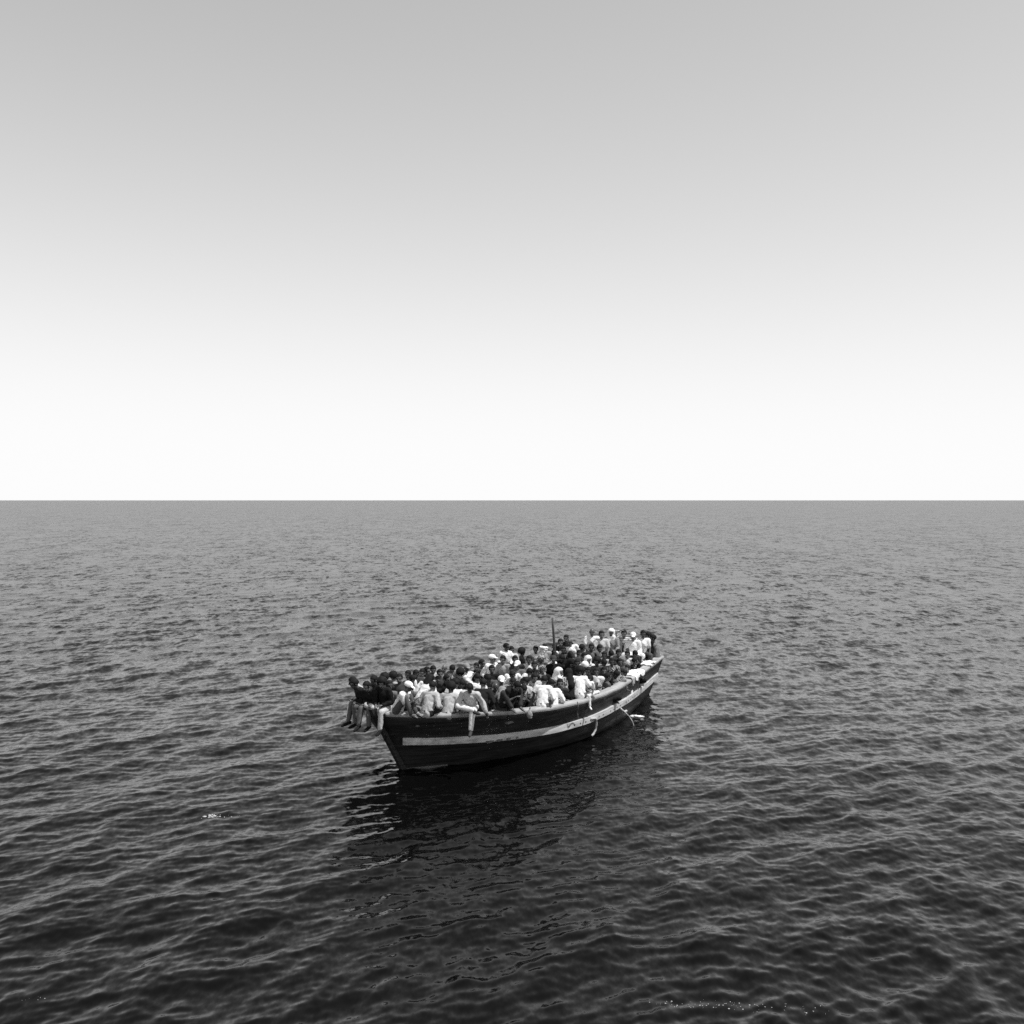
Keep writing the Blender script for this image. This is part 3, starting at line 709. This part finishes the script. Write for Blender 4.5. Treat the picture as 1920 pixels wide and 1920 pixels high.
# ------------------------------------------------------------------ the people: s, t, z in the boat, facing, pose, clothes, head, label
PEOPLE = [
 (-0.52, -0.60, 1.47, -62, 'slouch', 'K', 'jacket', 'G', 'h', 'man in dark jacket and dark grey trousers, leftmost, legs dangling over the bow', 0.92, False, 'K'),
 (-0.10, -1.02, 1.40, -80, 'slouch', 'P', 'long', 'W', 'h', 'person in white trousers mostly hidden beyond the leftmost man at the bow', 0.92, False, 'W'),
 (-0.02, -0.62, 1.42, -45, 'hug', 'K', 'long', 'M', 'h', 'man with dark curly hair crouched just behind the leftmost man at the bow', 0.92, False, ''),
 (-0.68, -0.26, 1.50, -28, 'slouch', 'K', 'jacket', 'G', 'h', 'man in black top with white collar hugging his arms on the bow rail', 0.92, False, 'K'),
 (-0.66, 0.02, 1.48, -22, 'onehang', 'K', 'long', 'P', 'a', 'man with full hair above the stem, one pale trouser leg hanging over the bow', 0.92, True, 'K'),
 (1.62, -1.87, 1.12, -12, 'hug', 'G', 'short', 'D', 'a', 'man with dark full hair and grey shirt just behind the bow rail', 0.92, False, ''),
 (-0.32, -0.29, 1.30, 18, 'prop', 'G', 'short', 'D', 'h', 'man in grey T-shirt propping his bare arm on the near bow rail', 0.92, False, ''),
 (1.88, -1.97, 1.00, 160, 'cross', 'P', 'long', 'D', 'a', 'person with round textured hair seen from behind, white collar, at the bow', 0.92, False, ''),
 (0.43, -0.39, 1.35, 10, 'prop', 'D', 'jacket', 'K', 'h', 'man in dark zip jacket facing the camera beside the white-capped man', 0.92, True, ''),
 (0.14, -0.80, 1.20, -20, 'folded', 'D', 'long', 'K', 'h', 'man in dark top squeezed between the bow sitters and the grey T-shirt man', 0.92, False, ''),
 (2.85, -2.15, 0.94, -20, 'cross', 'W', 'long', 'D', 'h', 'man in white shirt, first head in the row rising behind the bow group', 0.92, False, ''),
 (3.11, -2.18, 0.99, 10, 'hug', 'D', 'short', 'D', 'h', 'man in dark shirt, second head in the row behind the bow group', 0.92, False, ''),
 (3.49, -2.19, 0.89, -15, 'cross', 'G', 'long', 'D', 'h', 'man in grey top, third head in the row behind the bow group', 0.92, False, ''),
 (3.60, -2.19, 0.92, 0, 'turned', 'K', 'long', 'D', 'h', 'man in black top, fourth head in the row behind the bow group', 0.92, False, ''),
 (3.85, -2.20, 1.00, 15, 'hug', 'P', 'long', 'K', 'h', 'man in pale top, fifth and highest head in the row behind the bow group', 0.92, False, ''),
 (2.16, -1.94, 1.10, 60, 'bow', 'D', 'long', 'D', 'h', 'man in dark top with his head turned away behind the white-capped man', 0.92, False, ''),
 (-0.74, 0.44, 1.47, 70, 'hug', 'W', 'short', 'D', 'c', 'man in white shirt and white cap crouching on the near rail', 0.92, False, ''),
 (0.67, -0.54, 1.12, 20, 'folded', 'G', 'jacket', 'K', 'h', 'man in grey jacket between the zip-jacket man and the white-capped man', 0.92, False, ''),
 (1.89, -0.99, 1.12, 160, 'backlean', 'W', 'long', 'W', 'l', 'person in loose bright white top with long dark hair seen from behind', 0.92, False, ''),
 (-0.35, 0.98, 1.40, 150, 'back', 'P', 'long', 'K', 'h', 'man in grey shirt with a round print, back to the camera on near rail', 0.92, False, ''),
 (3.79, -1.90, 0.86, 20, 'cross', 'D', 'long', 'D', 'h', 'man in dark top low behind the long-haired person in white', 0.92, False, ''),
 (4.41, -2.14, 0.90, -10, 'cross', 'P', 'short', 'D', 'b', 'bald man with bright forehead at the far side, alone above the crowd', 0.92, False, ''),
 (4.64, -2.13, 1.04, 10, 'bow', 'M', 'short', 'D', 'h', 'man with greyish hair bowing beside the bald man at the far side', 0.92, False, ''),
 (3.30, -1.23, 1.00, 60, 'sidelie', 'K', 'long', 'K', 'h', 'man in black top leaning low beneath the bald man', 0.92, False, ''),
 (0.08, 1.24, 1.32, 165, 'back', 'P', 'long', 'D', 'a', 'man in pale shirt and round black hair, back to the camera on the near rail', 0.92, False, ''),
 (1.50, 0.29, 1.12, 200, 'reach', 'W', 'long', 'D', 'h', 'person in white shirt with small dark marks reaching left behind the round-haired man', 0.92, False, ''),
 (2.84, -0.49, 1.10, 175, 'back', 'K', 'short', 'D', 'a', 'man in black vest over white sleeves, seen from behind', 0.92, False, ''),
 (4.95, -1.83, 0.86, 20, 'folded', 'W', 'long', 'D', 'w', 'person in grey cap with a white cloth over the shoulders', 0.92, False, ''),
 (2.30, -0.24, 1.15, 30, 'bow', 'D', 'long', 'D', 'h', 'man in dark top hunched behind the man with the crossed leg', 0.92, False, ''),
 (0.50, 1.58, 1.45, -8, 'star', 'P', 'long', 'W', 'h', 'man with pale trousers, one leg crossed and the other hanging down the hull', 0.92, False, ''),
 (5.34, -1.68, 0.86, -20, 'cross', 'K', 'short', 'D', 'h', 'man with black hair and dark shirt, left of two touching heads', 0.92, False, ''),
 (5.79, -1.91, 0.86, 10, 'turned', 'D', 'short', 'D', 'h', 'man with dark hair, right of two touching heads beside the half-white head', 0.92, False, ''),
 (2.43, 0.41, 1.12, 190, 'shade', 'W', 'long', 'D', 'h', 'person in white with an arm raised behind the man with the crossed leg', 0.92, False, ''),
 (4.87, -0.93, 1.20, 20, 'turned', 'W', 'long', 'D', 'c', 'man with a white cap and white shirt, dark face turned right', 0.92, False, ''),
 (3.95, -0.23, 1.10, 0, 'folded', 'K', 'jacket', 'K', 'h', 'man in black suit jacket over an open white shirt', 0.92, False, ''),
 (5.68, -1.19, 0.86, 15, 'cross', 'G', 'long', 'D', 'h', 'man in grey shirt right of the man in the suit jacket', 0.92, False, ''),
 (0.81, 1.66, 1.35, 172, 'back', 'K', 'long', 'K', 'h', 'broad man in black sweater, back to the camera beside the crossed-leg man', 0.92, False, ''),
 (3.73, -0.08, 1.10, -10, 'bow', 'D', 'long', 'D', 'h', 'man in black with bowed head behind the broad man in the sweater', 0.92, False, ''),
 (1.98, 1.14, 1.15, 20, 'hug', 'G', 'long', 'D', 'b', 'bald man in grey between the two dark backs on the near rail', 0.92, False, ''),
 (1.30, 1.89, 1.18, 178, 'bow', 'D', 'long', 'K', 'p', 'person in grey hood bent forward, back to the camera on the near rail', 0.92, False, ''),
 (2.71, 0.90, 1.10, 10, 'cross', 'M', 'long', 'G', 'c', 'person under a pale pointed hat in the middle of the crowd', 0.92, False, ''),
 (7.19, -1.98, 1.17, 0, 'turned', 'W', 'long', 'D', 'h', 'man with light face and white shirt sitting high on the far rail', 0.92, False, ''),
 (7.41, -1.95, 1.06, 20, 'cross', 'P', 'short', 'D', 'h', 'man pressed behind the high white-shirted man on the far rail', 0.92, False, ''),
 (5.55, -0.77, 1.10, 0, 'bow', 'F', 'short', 'D', 'h', 'man in printed shirt below the two high sitters on the far rail', 0.92, False, ''),
 (5.01, -0.54, 1.20, -20, 'cross', 'P', 'long', 'D', 'h', 'person in a pale shirt seated left below the high sitters', 0.92, False, ''),
 (5.12, -0.28, 1.20, 10, 'folded', 'D', 'long', 'D', 'h', 'man in dark top right below the high sitters on the far rail', 0.92, False, ''),
 (7.75, -1.84, 0.94, 60, 'turned', 'K', 'long', 'K', 'a', 'person with large black afro hair on the far rail', 0.92, False, ''),
 (4.98, -0.04, 1.10, -20, 'cross', 'G', 'long', 'D', 'c', 'person in white sun hat below the person with the afro', 0.92, False, ''),
 (5.50, -0.46, 1.10, 20, 'bow', 'D', 'short', 'D', 'h', 'man in dark shirt beside the white sun hat', 0.92, False, ''),
 (4.74, -0.05, 1.15, 15, 'stretch', 'W', 'long', 'W', 'h', 'person in white stretching a long arm to the right across the crowd', 0.92, False, ''),
 (2.78, 1.28, 1.15, -10, 'hug', 'G', 'long', 'D', 'h', 'man in grey holding his knees under the outstretched white arm', 0.92, False, ''),
 (1.33, 1.99, 1.46, 40, 'bow', 'K', 'short', 'D', 'h', 'man with black hair and dark shirt bent over on the near rail', 0.92, False, ''),
 (2.79, 1.43, 1.15, 170, 'backlean', 'P', 'long', 'G', 'h', 'person in pale shirt bending away beside the big white shirt', 0.92, False, ''),
 (2.44, 1.68, 1.20, 10, 'bow', 'F', 'short', 'K', 'h', 'man in printed shirt low by the near rail left of the big white shirt', 0.92, False, ''),
 (3.99, 0.95, 1.10, 180, 'back', 'K', 'long', 'D', 'h', 'man with round black head seen from behind in mid crowd', 0.92, False, ''),
 (5.13, 0.34, 1.10, 10, 'cross', 'K', 'short', 'D', 'h', 'man in black below the man with the white sleeves', 0.92, False, ''),
 (8.48, -1.68, 0.98, -10, 'shade', 'W', 'long', 'D', 'h', 'man in white sleeves with an arm up on the far rail', 0.92, False, ''),
 (5.68, -0.13, 1.15, -10, 'cross', 'W', 'long', 'D', 'h', 'person with white sleeve beneath the afro-haired person', 0.92, False, ''),
 (8.84, -1.61, 0.99, 0, 'folded', 'P', 'long', 'D', 'h', 'man with crossed arms in pale shirt on the far rail left of the mast', 0.92, False, ''),
 (6.92, -0.55, 1.15, 0, 'bow', 'M', 'long', 'G', 'g', 'person in light patterned headscarf below the man with crossed arms', 0.92, False, ''),
 (4.58, 0.93, 1.10, 15, 'cross', 'K', 'long', 'K', 'g', 'woman in patterned headscarf and black dress in mid crowd', 0.92, False, ''),
 (3.57, 1.25, 1.15, 20, 'hug', 'P', 'short', 'D', 'h', 'man in pale shirt just left of the man with the big white shirt', 0.92, False, ''),
 (2.53, 2.24, 1.23, 165, 'back', 'W', 'long', 'D', 'h', 'man in a big loose white shirt, back to the camera on the near rail', 0.92, False, ''),
 (3.01, 2.25, 1.08, 186, 'back', 'W', 'long', 'W', 'h', 'man in long white tunic, back to the camera, right of the big white shirt', 0.92, False, ''),
 (6.05, 0.42, 1.15, 0, 'cross', 'K', 'long', 'D', 'k', 'person in dark cap and black top right under the mast', 0.92, False, ''),
 (6.24, 0.05, 1.10, 30, 'bow', 'W', 'long', 'D', 's', 'woman in white headscarf below the mast', 0.92, False, ''),
 (9.38, -1.52, 0.94, -20, 'cross', 'M', 'short', 'D', 'h', 'man with his head right against the mast', 0.92, False, ''),
 (7.88, -0.45, 1.35, 0, 'cross', 'K', 'short', 'D', 'h', 'man in black just right of the mast', 0.92, False, ''),
 (3.96, 1.82, 1.20, 0, 'turned', 'F', 'long', 'K', 's', 'older man with white head wrap and dark patterned coat facing the camera', 0.92, False, ''),
 (3.85, 1.96, 0.96, -5, 'folded', 'D', 'jacket', 'K', 'h', 'person in dark coat by the near rail in front of the head-wrapped older man', 0.92, False, ''),
 (9.89, -1.40, 1.18, -20, 'cross', 'K', 'long', 'D', 'h', 'man with black hair behind the man in the open white shirt', 0.92, False, ''),
 (7.73, 0.09, 1.45, 8, 'reach', 'W', 'long', 'D', 'b', 'bald man in open white shirt reaching both arms out right of the mast', 0.92, False, ''),
 (7.47, -0.14, 1.20, 10, 'cross', 'D', 'short', 'D', 'h', 'man in dark shirt under the arm of the man in the open white shirt', 0.92, False, ''),
 (7.47, -0.08, 1.15, -10, 'bow', 'K', 'long', 'K', 'h', 'man in black, bowed, between the mast and the white headscarf', 0.92, False, ''),
 (6.93, 0.22, 1.10, 30, 'bow', 'K', 'long', 'K', 'd', 'woman wrapped in black from head to lap in mid crowd', 0.92, False, ''),
 (4.19, 2.07, 1.15, 190, 'back', 'K', 'robe', 'K', 'd', 'woman in black veil and robe behind the near rail', 0.92, False, ''),
 (7.40, 0.47, 1.15, 0, 'cross', 'M', 'short', 'D', 'h', 'man in grey top right of the open white shirt', 0.92, False, ''),
 (7.39, 0.49, 1.30, 60, 'turned', 'D', 'short', 'D', 'h', 'man with small dark head beyond the outstretched white arm', 0.92, False, ''),
 (6.99, 0.81, 1.15, 30, 'cross', 'G', 'long', 'D', 'h', 'man in grey just left of the group of white headscarves', 0.92, False, ''),
 (4.29, 2.28, 1.21, 176, 'back', 'W', 'short', 'G', 'a', 'man in bright white T-shirt, back to the camera on the near rail', 0.92, False, ''),
 (6.75, 1.09, 1.10, 20, 'cross', 'W', 'long', 'P', 's', 'woman in white headscarf, right of centre, first of two side by side', 0.92, False, ''),
 (6.72, 0.87, 1.10, 20, 'bow', 'W', 'long', 'D', 's', 'woman in white headscarf leaning forward, second of two side by side', 0.92, False, ''),
 (6.06, 1.17, 1.10, 0, 'folded', 'K', 'long', 'K', 'h', 'man in black between the veiled woman and the white headscarves', 0.92, False, ''),
 (5.66, 1.80, 1.00, -20, 'cross', 'P', 'short', 'D', 'h', 'man in pale shirt right behind the bright white T-shirt', 0.92, False, ''),
 (9.78, -0.43, 1.40, 0, 'seat', 'W', 'short', 'K', 'b', 'man in wide white shirt, leftmost of the row on the stern', 0.99, False, ''),
 (9.64, -0.03, 1.36, 10, 'seat', 'P', 'short', 'G', 'h', 'bearded man in pale shirt, second of the row on the stern', 0.99, False, ''),
 (10.03, 0.13, 1.38, -5, 'seat', 'M', 'robe', 'M', 's', 'woman in white headscarf and grey dress on the stern row', 0.99, False, ''),
 (10.44, 0.37, 1.36, -8, 'shade', 'S', 'long', 'D', 'h', 'man in striped shirt between the grey-dressed woman and the white-robed man', 0.99, True, ''),
 (10.35, 0.73, 1.30, -5, 'cross', 'W', 'robe', 'W', 'c', 'man in white head cloth and wide white robe on the stern row', 0.99, False, ''),
 (10.89, 0.79, 1.30, 10, 'seat', 'W', 'short', 'D', 'h', 'man in white shirt and dark hair right of the white robe on the stern', 0.99, False, ''),
 (11.19, 0.98, 1.23, -75, 'cross', 'K', 'long', 'D', 'h', 'man in dark top squeezed between the last two on the stern row', 0.99, False, ''),
 (11.22, 1.11, 1.14, -100, 'folded', 'G', 'long', 'K', 'h', 'person in grey, rightmost of everyone, at the stern corner', 0.99, False, ''),
 (8.43, 0.30, 1.20, 0, 'cross', 'G', 'short', 'D', 'h', 'man in grey sitting at the feet of the leftmost man on the stern row', 0.92, False, ''),
 (8.76, 0.33, 1.20, 10, 'hug', 'F', 'long', 'D', 'h', 'man in printed top sitting at the feet of the bearded man', 0.92, False, ''),
 (8.75, 0.14, 1.10, 10, 'bow', 'M', 'long', 'D', 'h', 'man in mid grey bowed between the white headscarves and the stern row', 0.92, False, ''),
 (7.83, 1.09, 1.10, -10, 'cross', 'P', 'short', 'D', 'h', 'man in pale T-shirt low in front of the grey-dressed woman', 0.92, False, ''),
 (8.96, 0.65, 1.15, 0, 'bow', 'G', 'short', 'K', 'h', 'man with bowed head at the hem of the grey dress', 0.92, False, ''),
 (8.51, 1.10, 1.15, 10, 'hug', 'M', 'short', 'D', 'h', 'man hugging his knees below the striped-shirt man', 0.92, False, ''),
 (9.29, 1.11, 0.95, -20, 'cross', 'W', 'short', 'G', 'h', 'man with white shoulder below the white-robed man', 0.92, False, ''),
 (9.73, 0.91, 1.07, 20, 'bow', 'D', 'long', 'K', 'h', 'man in dark top crouched against the white robe', 0.92, False, ''),
 (11.08, 0.97, 0.76, -95, 'hug', 'K', 'short', 'D', 'h', 'man in black T-shirt at the feet of the last men on the stern', 0.92, False, ''),
 (6.68, 1.51, 1.10, -25, 'cross', 'D', 'short', 'D', 'a', 'man with thick black hair looking left in the right half of the crowd', 0.92, False, ''),
 (7.57, 1.09, 1.10, 10, 'bow', 'P', 'short', 'D', 'h', 'man in pale shirt right of the thick-haired man', 0.92, False, ''),
 (7.40, 1.54, 1.01, 0, 'cross', 'F', 'long', 'D', 'h', 'man in printed shirt in the middle of the right half', 0.92, False, ''),
 (8.22, 1.34, 0.86, 10, 'folded', 'D', 'short', 'D', 'h', 'man in dark shirt with folded arms towards the stern', 0.92, False, ''),
 (9.53, 1.27, 0.73, -100, 'hug', 'G', 'short', 'D', 'h', 'man in grey holding his knees towards the stern', 0.92, False, ''),
 (8.93, 1.39, 0.79, 95, 'cross', 'K', 'long', 'K', 'h', 'man in black nearest the white cloth on the rail', 0.92, False, ''),
 (6.12, 1.76, 0.91, -10, 'folded', 'W', 'short', 'G', 'h', 'man in white T-shirt with arms folded above the pale legs over the rail', 0.92, False, ''),
 (5.55, 1.69, 0.99, 20, 'bow', 'G', 'long', 'D', 'h', 'person in dark grey close behind the near rail beside the white T-shirt back', 0.92, False, ''),
 (4.62, 2.32, 1.24, 20, 'onehang', 'W', 'short', 'W', 'h', 'small person in white trousers, one leg hanging over the rail right of centre', 0.61, False, 'W'),
 (6.70, 1.67, 0.86, 0, 'cross', 'K', 'jacket', 'D', 'h', 'man in black jacket with a pale stripe near the right part of the rail', 0.92, False, ''),
 (7.74, 1.67, 0.78, -85, 'hug', 'D', 'long', 'K', 'h', 'man in dark top with knees up near the right part of the rail', 0.92, False, ''),
 (6.24, 1.95, 0.76, 100, 'folded', 'G', 'short', 'K', 'h', 'man in grey shirt sitting cross-legged behind the near rail, right of the hanging leg', 0.92, False, ''),
 (7.98, 1.77, 0.66, -110, 'back', 'W', 'short', 'D', 'h', 'man in white vest bent low near the right part of the rail', 0.92, False, ''),
 (7.27, 1.86, 0.66, -120, 'folded', 'D', 'short', 'D', 'h', 'man in dark shirt sitting behind the near rail where it starts to rise', 0.92, False, ''),
 (8.40, 1.62, 0.66, -100, 'turned', 'K', 'short', 'D', 'h', 'man in black bent low just before the white cloth', 0.92, False, ''),
 (7.08, 1.82, 0.93, 120, 'bow', 'F', 'short', 'M', 'h', 'person in printed top leaning against the near rail by the white cloth', 0.78, False, ''),
]
for s_, t_, z_, th_, ps_, tp_, kd_, bt_, hd_, lb_, sc_, mr_, sh_ in PEOPLE:
    person(s_, t_, z_, th_, ps_, tp_, kd_, bt_, hd_, lb_, sc_, mr_, sh_)

# ------------------------------------------------------------------ ropes, cloth, flotsam, foamy flecks and modelled glints
M_rope = mat('pale_rope', .45, rough=.9, spec=.1, var=.2, scale=40)
M_rope2 = mat('grey_rope', .20, rough=.9, spec=.1, var=.2, scale=40)
def spline(P, n):
    P = [Vector(p) for p in P]; P = [P[0] * 2 - P[1]] + P + [P[-1] * 2 - P[-2]]; out = []
    for i in range(1, len(P) - 2):
        for k in range(n):
            t = k / n; a, b, c, d = P[i - 1], P[i], P[i + 1], P[i + 2]
            out.append(.5 * ((2 * b) + (c - a) * t + (2 * a - 5 * b + 4 * c - d) * t * t + (3 * b - a - 3 * c + d) * t ** 3))
    out.append(P[-2]); return out
def rope(pts, r, m, label):
    w = spline([BW(*p) for p in pts], 7); V = []; F = []; nu = 8; o = w[0].copy()
    for i, p in enumerate(w):
        d = (w[min(i + 1, len(w) - 1)] - w[max(i - 1, 0)]).normalized()
        u = d.cross(Vector((.3, .9, .2))).normalized(); v = d.cross(u)
        for k in range(nu):
            a = k * math.tau / nu + i * .35; rr_ = r * (1 + .14 * math.cos(3 * (k * math.tau / nu)))
            V.append(p - o + u * rr_ * math.cos(a) + v * rr_ * math.sin(a))
    for i in range(len(w) - 1):
        for k in range(nu): F.append([i * nu + k, i * nu + (k + 1) % nu, (i + 1) * nu + (k + 1) % nu, (i + 1) * nu + k])
    F += [list(range(nu))[::-1], list(range(len(V) - nu, len(V)))]
    ob = mesh_obj('rope', V, F, m, loc=o); tag(ob, label, 'rope', 'ropes hanging down the near side of the hull'); return ob
rope([(3.69, 2.56, 1.26), (3.72, 2.56, 1.12), (3.86, 2.46, .95), (3.97, 2.42, .78)], .012, M_rope2, 'thin grey rope hanging straight down the dark hull near midships')
rope([(8.40, 1.86, 1.27), (8.45, 1.88, 1.15), (8.60, 1.80, .83), (8.83, 1.69, .55)], .014, M_rope2, 'thin grey rope hanging straight below the white cloth near the stern')
rope([(4.70, 2.37, .62), (4.90, 2.40, .60), (5.02, 2.36, .50), (5.08, 2.32, .32), (5.03, 2.30, .20), (4.93, 2.28, .12)], .030, M_rope, 'thick pale rope end curling down below the rubbing band')
rope([(6.72, 2.15, .56), (6.80, 2.18, .48), (6.95, 2.18, .40), (7.17, 2.14, .38)], .032, M_rope, 'short thick pale rope stub sticking out beneath the rubbing band')
rope([(6.70, 2.14, .55), (6.85, 2.22, .44), (7.00, 2.32, .26), (7.08, 2.40, .06), (7.10, 2.44, -.25)], .013, M_rope, 'thin pale line arching from the rubbing band into the water')

# a white cloth laid over the near rail: a sagging sheet with creases
def drape(name, s0, s1, across, z_of, label, cat, m, thick=.012):
    ns, na = 26, 22; V = []; F = []; o = BW((s0 + s1) / 2, half_beam((s0 + s1) / 2), gun_z((s0 + s1) / 2) + .1)
    for i in range(ns + 1):
        a = i / ns; s = s0 + (s1 - s0) * a; b = half_beam(s); g = gun_z(s) + .108
        for j in range(na + 1):
            c = j / na; L = across[0] + (across[1] - across[0]) * c + .05 * math.sin(a * 9) * c      # distance outward over the rail
            edge = .05
            if L < edge: t = b + L; z = g + .012
            else: t = b + edge + .015 + .03 * abs(math.sin(a * 17 + c)); z = g + .012 - (L - edge) * z_of
            z += .012 * math.sin(a * 31 + c * 4) + .008 * math.sin(a * 13 - c * 11)
            V.append(BW(s, t, z) - o)
    for i in range(ns):
        for j in range(na): p = i * (na + 1) + j; F.append([p, p + 1, p + na + 2, p + na + 1])
    ob = mesh_obj(name, V, F, m, loc=o); so = ob.modifiers.new('t', 'SOLIDIFY'); so.thickness = thick; so.offset = 1
    tag(ob, label, cat); return ob
drape('cloth', 7.95, 8.95, (-.30, .16), 1.0, 'crumpled white cloth draped over the near rail towards the stern', 'cloth', CLOTH['W'][0])
drape('cloth', 7.62, 7.84, (-.20, .22), 1.0, 'narrow pale cloth strip hanging from the rail beside the crumpled white cloth', 'cloth', CLOTH['P'][0])
drape('cloth', 9.7, 10.35, (-.28, .03), 1.0, 'pale folded cloth lying on the rail close to the stern corner', 'cloth', CLOTH['W'][1])

# a bag tied to the rail
def bag(s, t, z, label, m, h=.26, w=.10):
    B = Blob(); B.ell((0, 0, -h * .55), (w, w * .75, h * .42)); B.cap((0, 0, -h * .2), (0, 0, 0), w * .45, w * .16, 10); B.ell((.01, 0, -h * .9), (w * .7, w * .5, h * .16))
    B.cap((0, 0, 0), (.02, 0, .06), .012, .012, 8)
    me = B.mesh('bag', voxel=.012, smooth=1, ratio=.5, fold=.012, mats=[m]); ob = bpy.data.objects.new('bag', me); col.objects.link(ob); ob.location = BW(s, t, z)
    tag(ob, label, 'bag'); return ob
bag(1.78, 2.36, 1.36, 'small pale bag hanging from the rail left of the big white shirt', CLOTH['M'][2], .20, .07)

# flotsam: a pale plastic bag half awash beside the hull
B = Blob(); B.ell((0, 0, 0), (.11, .07, .035)); B.ell((.16, .02, 0), (.09, .06, .030)); B.ell((.07, -.03, .02), (.07, .05, .030)); B.cap((.2, .03, 0), (.30, .05, -.01), .03, .015, 8)
me = B.mesh('plastic_bag', voxel=.010, smooth=1, ratio=.6, fold=.010, mats=[mat('white_plastic', .75, rough=.35, spec=.5)])
fl = bpy.data.objects.new('plastic_bag', me); col.objects.link(fl); fl.location = (3.50, 29.50, sea_height(3.50, 29.50) + .015); fl.rotation_euler = (0, 0, -.15)
tag(fl, 'small white plastic bag floating in the shaded water beside the stern half of the boat', 'plastic bag')

# white flecks: a small foamy crest on the left, modelled sun glints bottom right
M_foam_glints = mat('foam_glints', .42, rough=.6, spec=.4)
fr_ = np.random.RandomState(3)
_ico = bmesh.new(); bmesh.ops.create_icosphere(_ico, subdivisions=1, radius=1.0)
IV = np.array([v.co[:] for v in _ico.verts]); IF = [[v.index for v in f.verts] for f in _ico.faces]; _ico.free()
def foam_glints(patches):
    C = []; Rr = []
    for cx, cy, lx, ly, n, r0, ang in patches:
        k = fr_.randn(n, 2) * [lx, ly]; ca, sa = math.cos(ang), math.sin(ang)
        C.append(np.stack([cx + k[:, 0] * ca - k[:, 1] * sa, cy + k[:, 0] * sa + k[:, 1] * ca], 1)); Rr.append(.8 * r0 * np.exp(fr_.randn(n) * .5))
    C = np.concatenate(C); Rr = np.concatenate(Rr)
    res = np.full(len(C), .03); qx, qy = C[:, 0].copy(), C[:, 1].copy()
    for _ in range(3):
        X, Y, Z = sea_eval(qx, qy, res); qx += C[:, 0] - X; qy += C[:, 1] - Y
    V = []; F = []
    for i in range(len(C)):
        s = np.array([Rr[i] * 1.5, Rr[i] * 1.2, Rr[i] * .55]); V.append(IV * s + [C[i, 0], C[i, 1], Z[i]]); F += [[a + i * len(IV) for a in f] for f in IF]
    ob = mesh_obj('foam_glints', np.concatenate(V), F, M_foam_glints); tag(ob, 'thin scattered white flecks on the waves, foamy at left, modelled sun glints at bottom right', None, None, 'stuff'); return ob
foam_glints([(-5.99, 20.35, .045, .035, 60, .011, 0), (-5.80, 20.33, .18, .05, 24, .005, .1), 
      (1.95, 12.72, .16, .05, 20, .005, 0), (2.35, 12.78, .25, .05, 14, .005, 0), (2.75, 12.72, .2, .05, 22, .005, .1), (3.15, 12.62, .25, .06, 20, .005, 0), (3.65, 12.56, .2, .06, 16, .004, .1),  # pale specks standing in for sun glints on the ripples
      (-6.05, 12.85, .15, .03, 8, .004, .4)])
